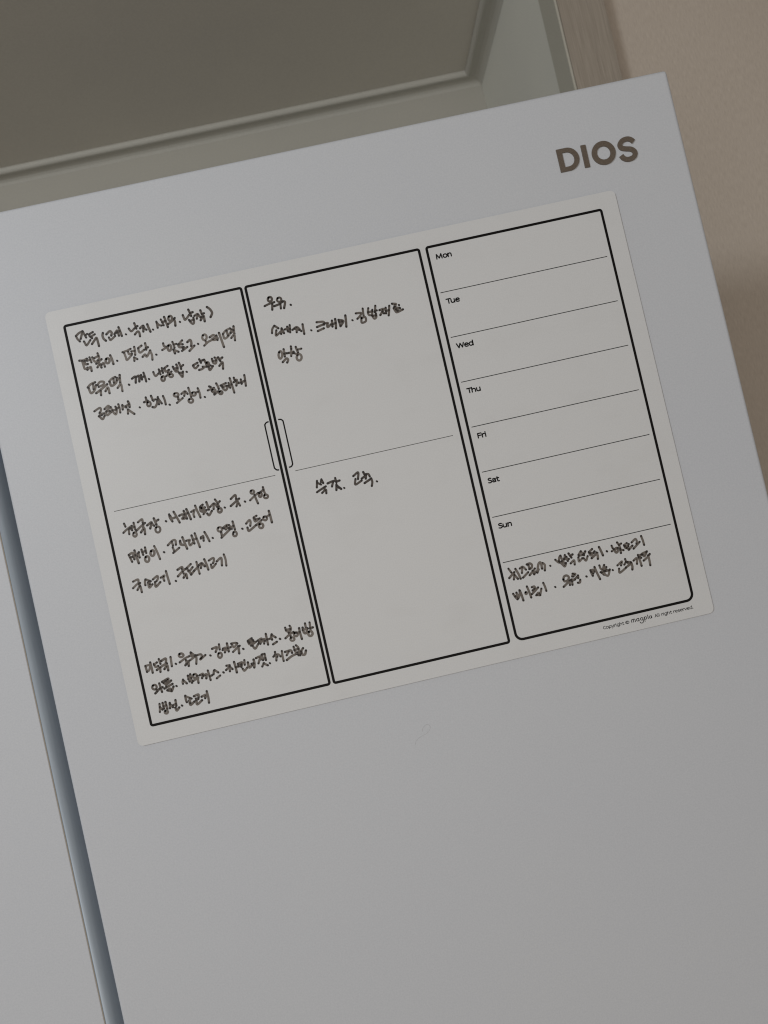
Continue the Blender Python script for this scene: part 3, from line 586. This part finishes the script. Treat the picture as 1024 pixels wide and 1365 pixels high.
30147,24018 30303,24233 30444,24290|30553,23829 30451,23934 30369,24171|30553,23829 30637,24130 30899,24113|30858,23848 30782,24061|30407,24231 30544,24415 30681,24600 30806,24398|30565,24216 30776,24417|30928,23991 30963,24281|30746,24103 31065,24176|31126,23806 31259,24118|31211,23995 31382,23926|31119,24495 31387,24342 31371,24630
31727,24213 31718,24492 31984,24328|31984,23849 31776,24055|31984,23849 32136,24165|32162,24058 32280,23917|31806,24118 32035,24114|32065,24346 32189,24544 32366,24274|32511,24025 32774,23871|32525,24085 32595,24270 32901,24058|32600,24130 32822,24153|32605,24469 33065,24208|33017,24169 33047,24401 33010,24607|33265,23842 33339,24130 33405,24455|33719,24233 33746,24262
34135,23945 34167,24121|34062,24323 34471,24162|34344,24199 34423,24170 34481,24230 34484,24346 34430,24448 34350,24478 34292,24417 34290,24302 34344,24199|34229,24220 34518,24201|34553,23814 34644,24033 34674,24265|34650,24006 34807,23946|34655,24345 34648,24569|34655,24345 34865,24422|34969,24106 35194,24000|34983,24166 35059,24325 35312,24100|35034,24189 35251,24239|35223,24475 35530,24263|35113,24337 35259,24444|35527,24036 35826,23861 35898,24036 35833,24191|35564,24479 36077,24122|36268,23753 36317,24075 36333,24389
26812,25629 26907,25880 27020,26058|27048,25606 27065,25865|26918,25831 27269,25759|27283,25482 27234,25802 27080,26021|27301,25511 27355,25830 27393,26220|27660,25720 27702,25708 27735,25737 27739,25790 27712,25836 27670,25848 27637,25819 27633,25766 27660,25720|27837,25354 27900,25700 27960,26147|28157,25478 28339,25469 28349,25650|28275,25633 28155,25707|28050,25938 28290,25789 28569,25588|28326,26078 28512,25942 28570,26134 28769,25721|28380,26065 28597,26125|28982,25361 29042,25655 29067,25942|29711,25809 29736,25835
30378,25451 30472,25268 30661,25235 30779,25389 30660,25567 30447,25594 30378,25451|30288,25941 30620,25736 30916,25574|30777,25619 30733,25915|30936,25706 30907,25940|31081,25203 31271,25272 31084,25408|31011,25391 31105,25208|31051,25656 31353,25470|30916,25574 31161,25630|31417,25408 31395,25572|31304,25888 31445,25892 31501,25725|31959,25589 31987,25617
32334,25252 32365,25484 32410,25652|32334,25252 32583,25281 32473,25509|32363,25371 32612,25400|32654,25100 32728,25511 32843,25988|33003,25067 33081,25339 33453,25283|33334,25115 33143,25437|32977,25540 33426,25446|33052,25585 33182,25756|33239,25515 33242,25741 33439,25871 33642,25495|33320,25534 33575,25536|33818,25569 33845,25598
34218,25345 34579,25146 34461,25401|34276,25584 34266,25863 34748,25635|34833,25035 34849,25207|34690,25397 34837,25261|34843,25234 35161,25335|34945,25286 35015,25471|34754,25608 35196,25428|35182,25368 35205,25627 35154,25841
35376,25271 35630,25160 35557,25538|35762,24965 35808,25370 35834,25742|35839,25123 36052,24946 36415,24860|35750,25018 35985,24987|36066,25006 36176,25144 36375,24907|36052,25426 36380,25247 36563,25080|36433,25146 36444,25459 36428,25833|35778,25138 35934,25201
"""
DARK = {0: 0.26, 1: 0.2, 2: 0.18, 3: 0.16, 4: 0.2, 5: 0.02, 6: 0.0, 7: 0.05, 8: -0.03, 9: -0.02, 10: 0.45, 11: 0.15, 12: 0.16, 13: 0.03,
        14: 0.16, 15: 0.08, 16: 0.12, 17: 0.12, 18: 0.14, 19: 0.22, 20: 0.12, 30: 0.14, 32: 0.2, 38: 0.42, 39: 0.2, 40: 0.18, 41: 0.14, 42: 0.02, 43: 0.46, 44: 0.42, 45: 0.42}
for wi, line in enumerate(INK.strip().split('\n')):
    V, F, A = [], [], []
    base = DARK.get(wi, 0.06)
    for si, st in enumerate(line.split('|')):
        P_ = [tuple(int(q)/100 for q in p.split(',')) for p in st.split()]
        dot = len(P_) == 2 and math.hypot(P_[0][0]-P_[1][0], P_[0][1]-P_[1][1]) < 0.6
        d = -0.02 - 0.006*(si % 14)
        ribbon(V, F, A, catmull(P_, 0.28), (1.4 if dot else 1.6)*random.uniform(0.93, 1.06), d, org, dark=(0.5 if dot else base + random.uniform(-0.07, 0.08)))
    flat('handwriting', V, F, M_ink, board, A)
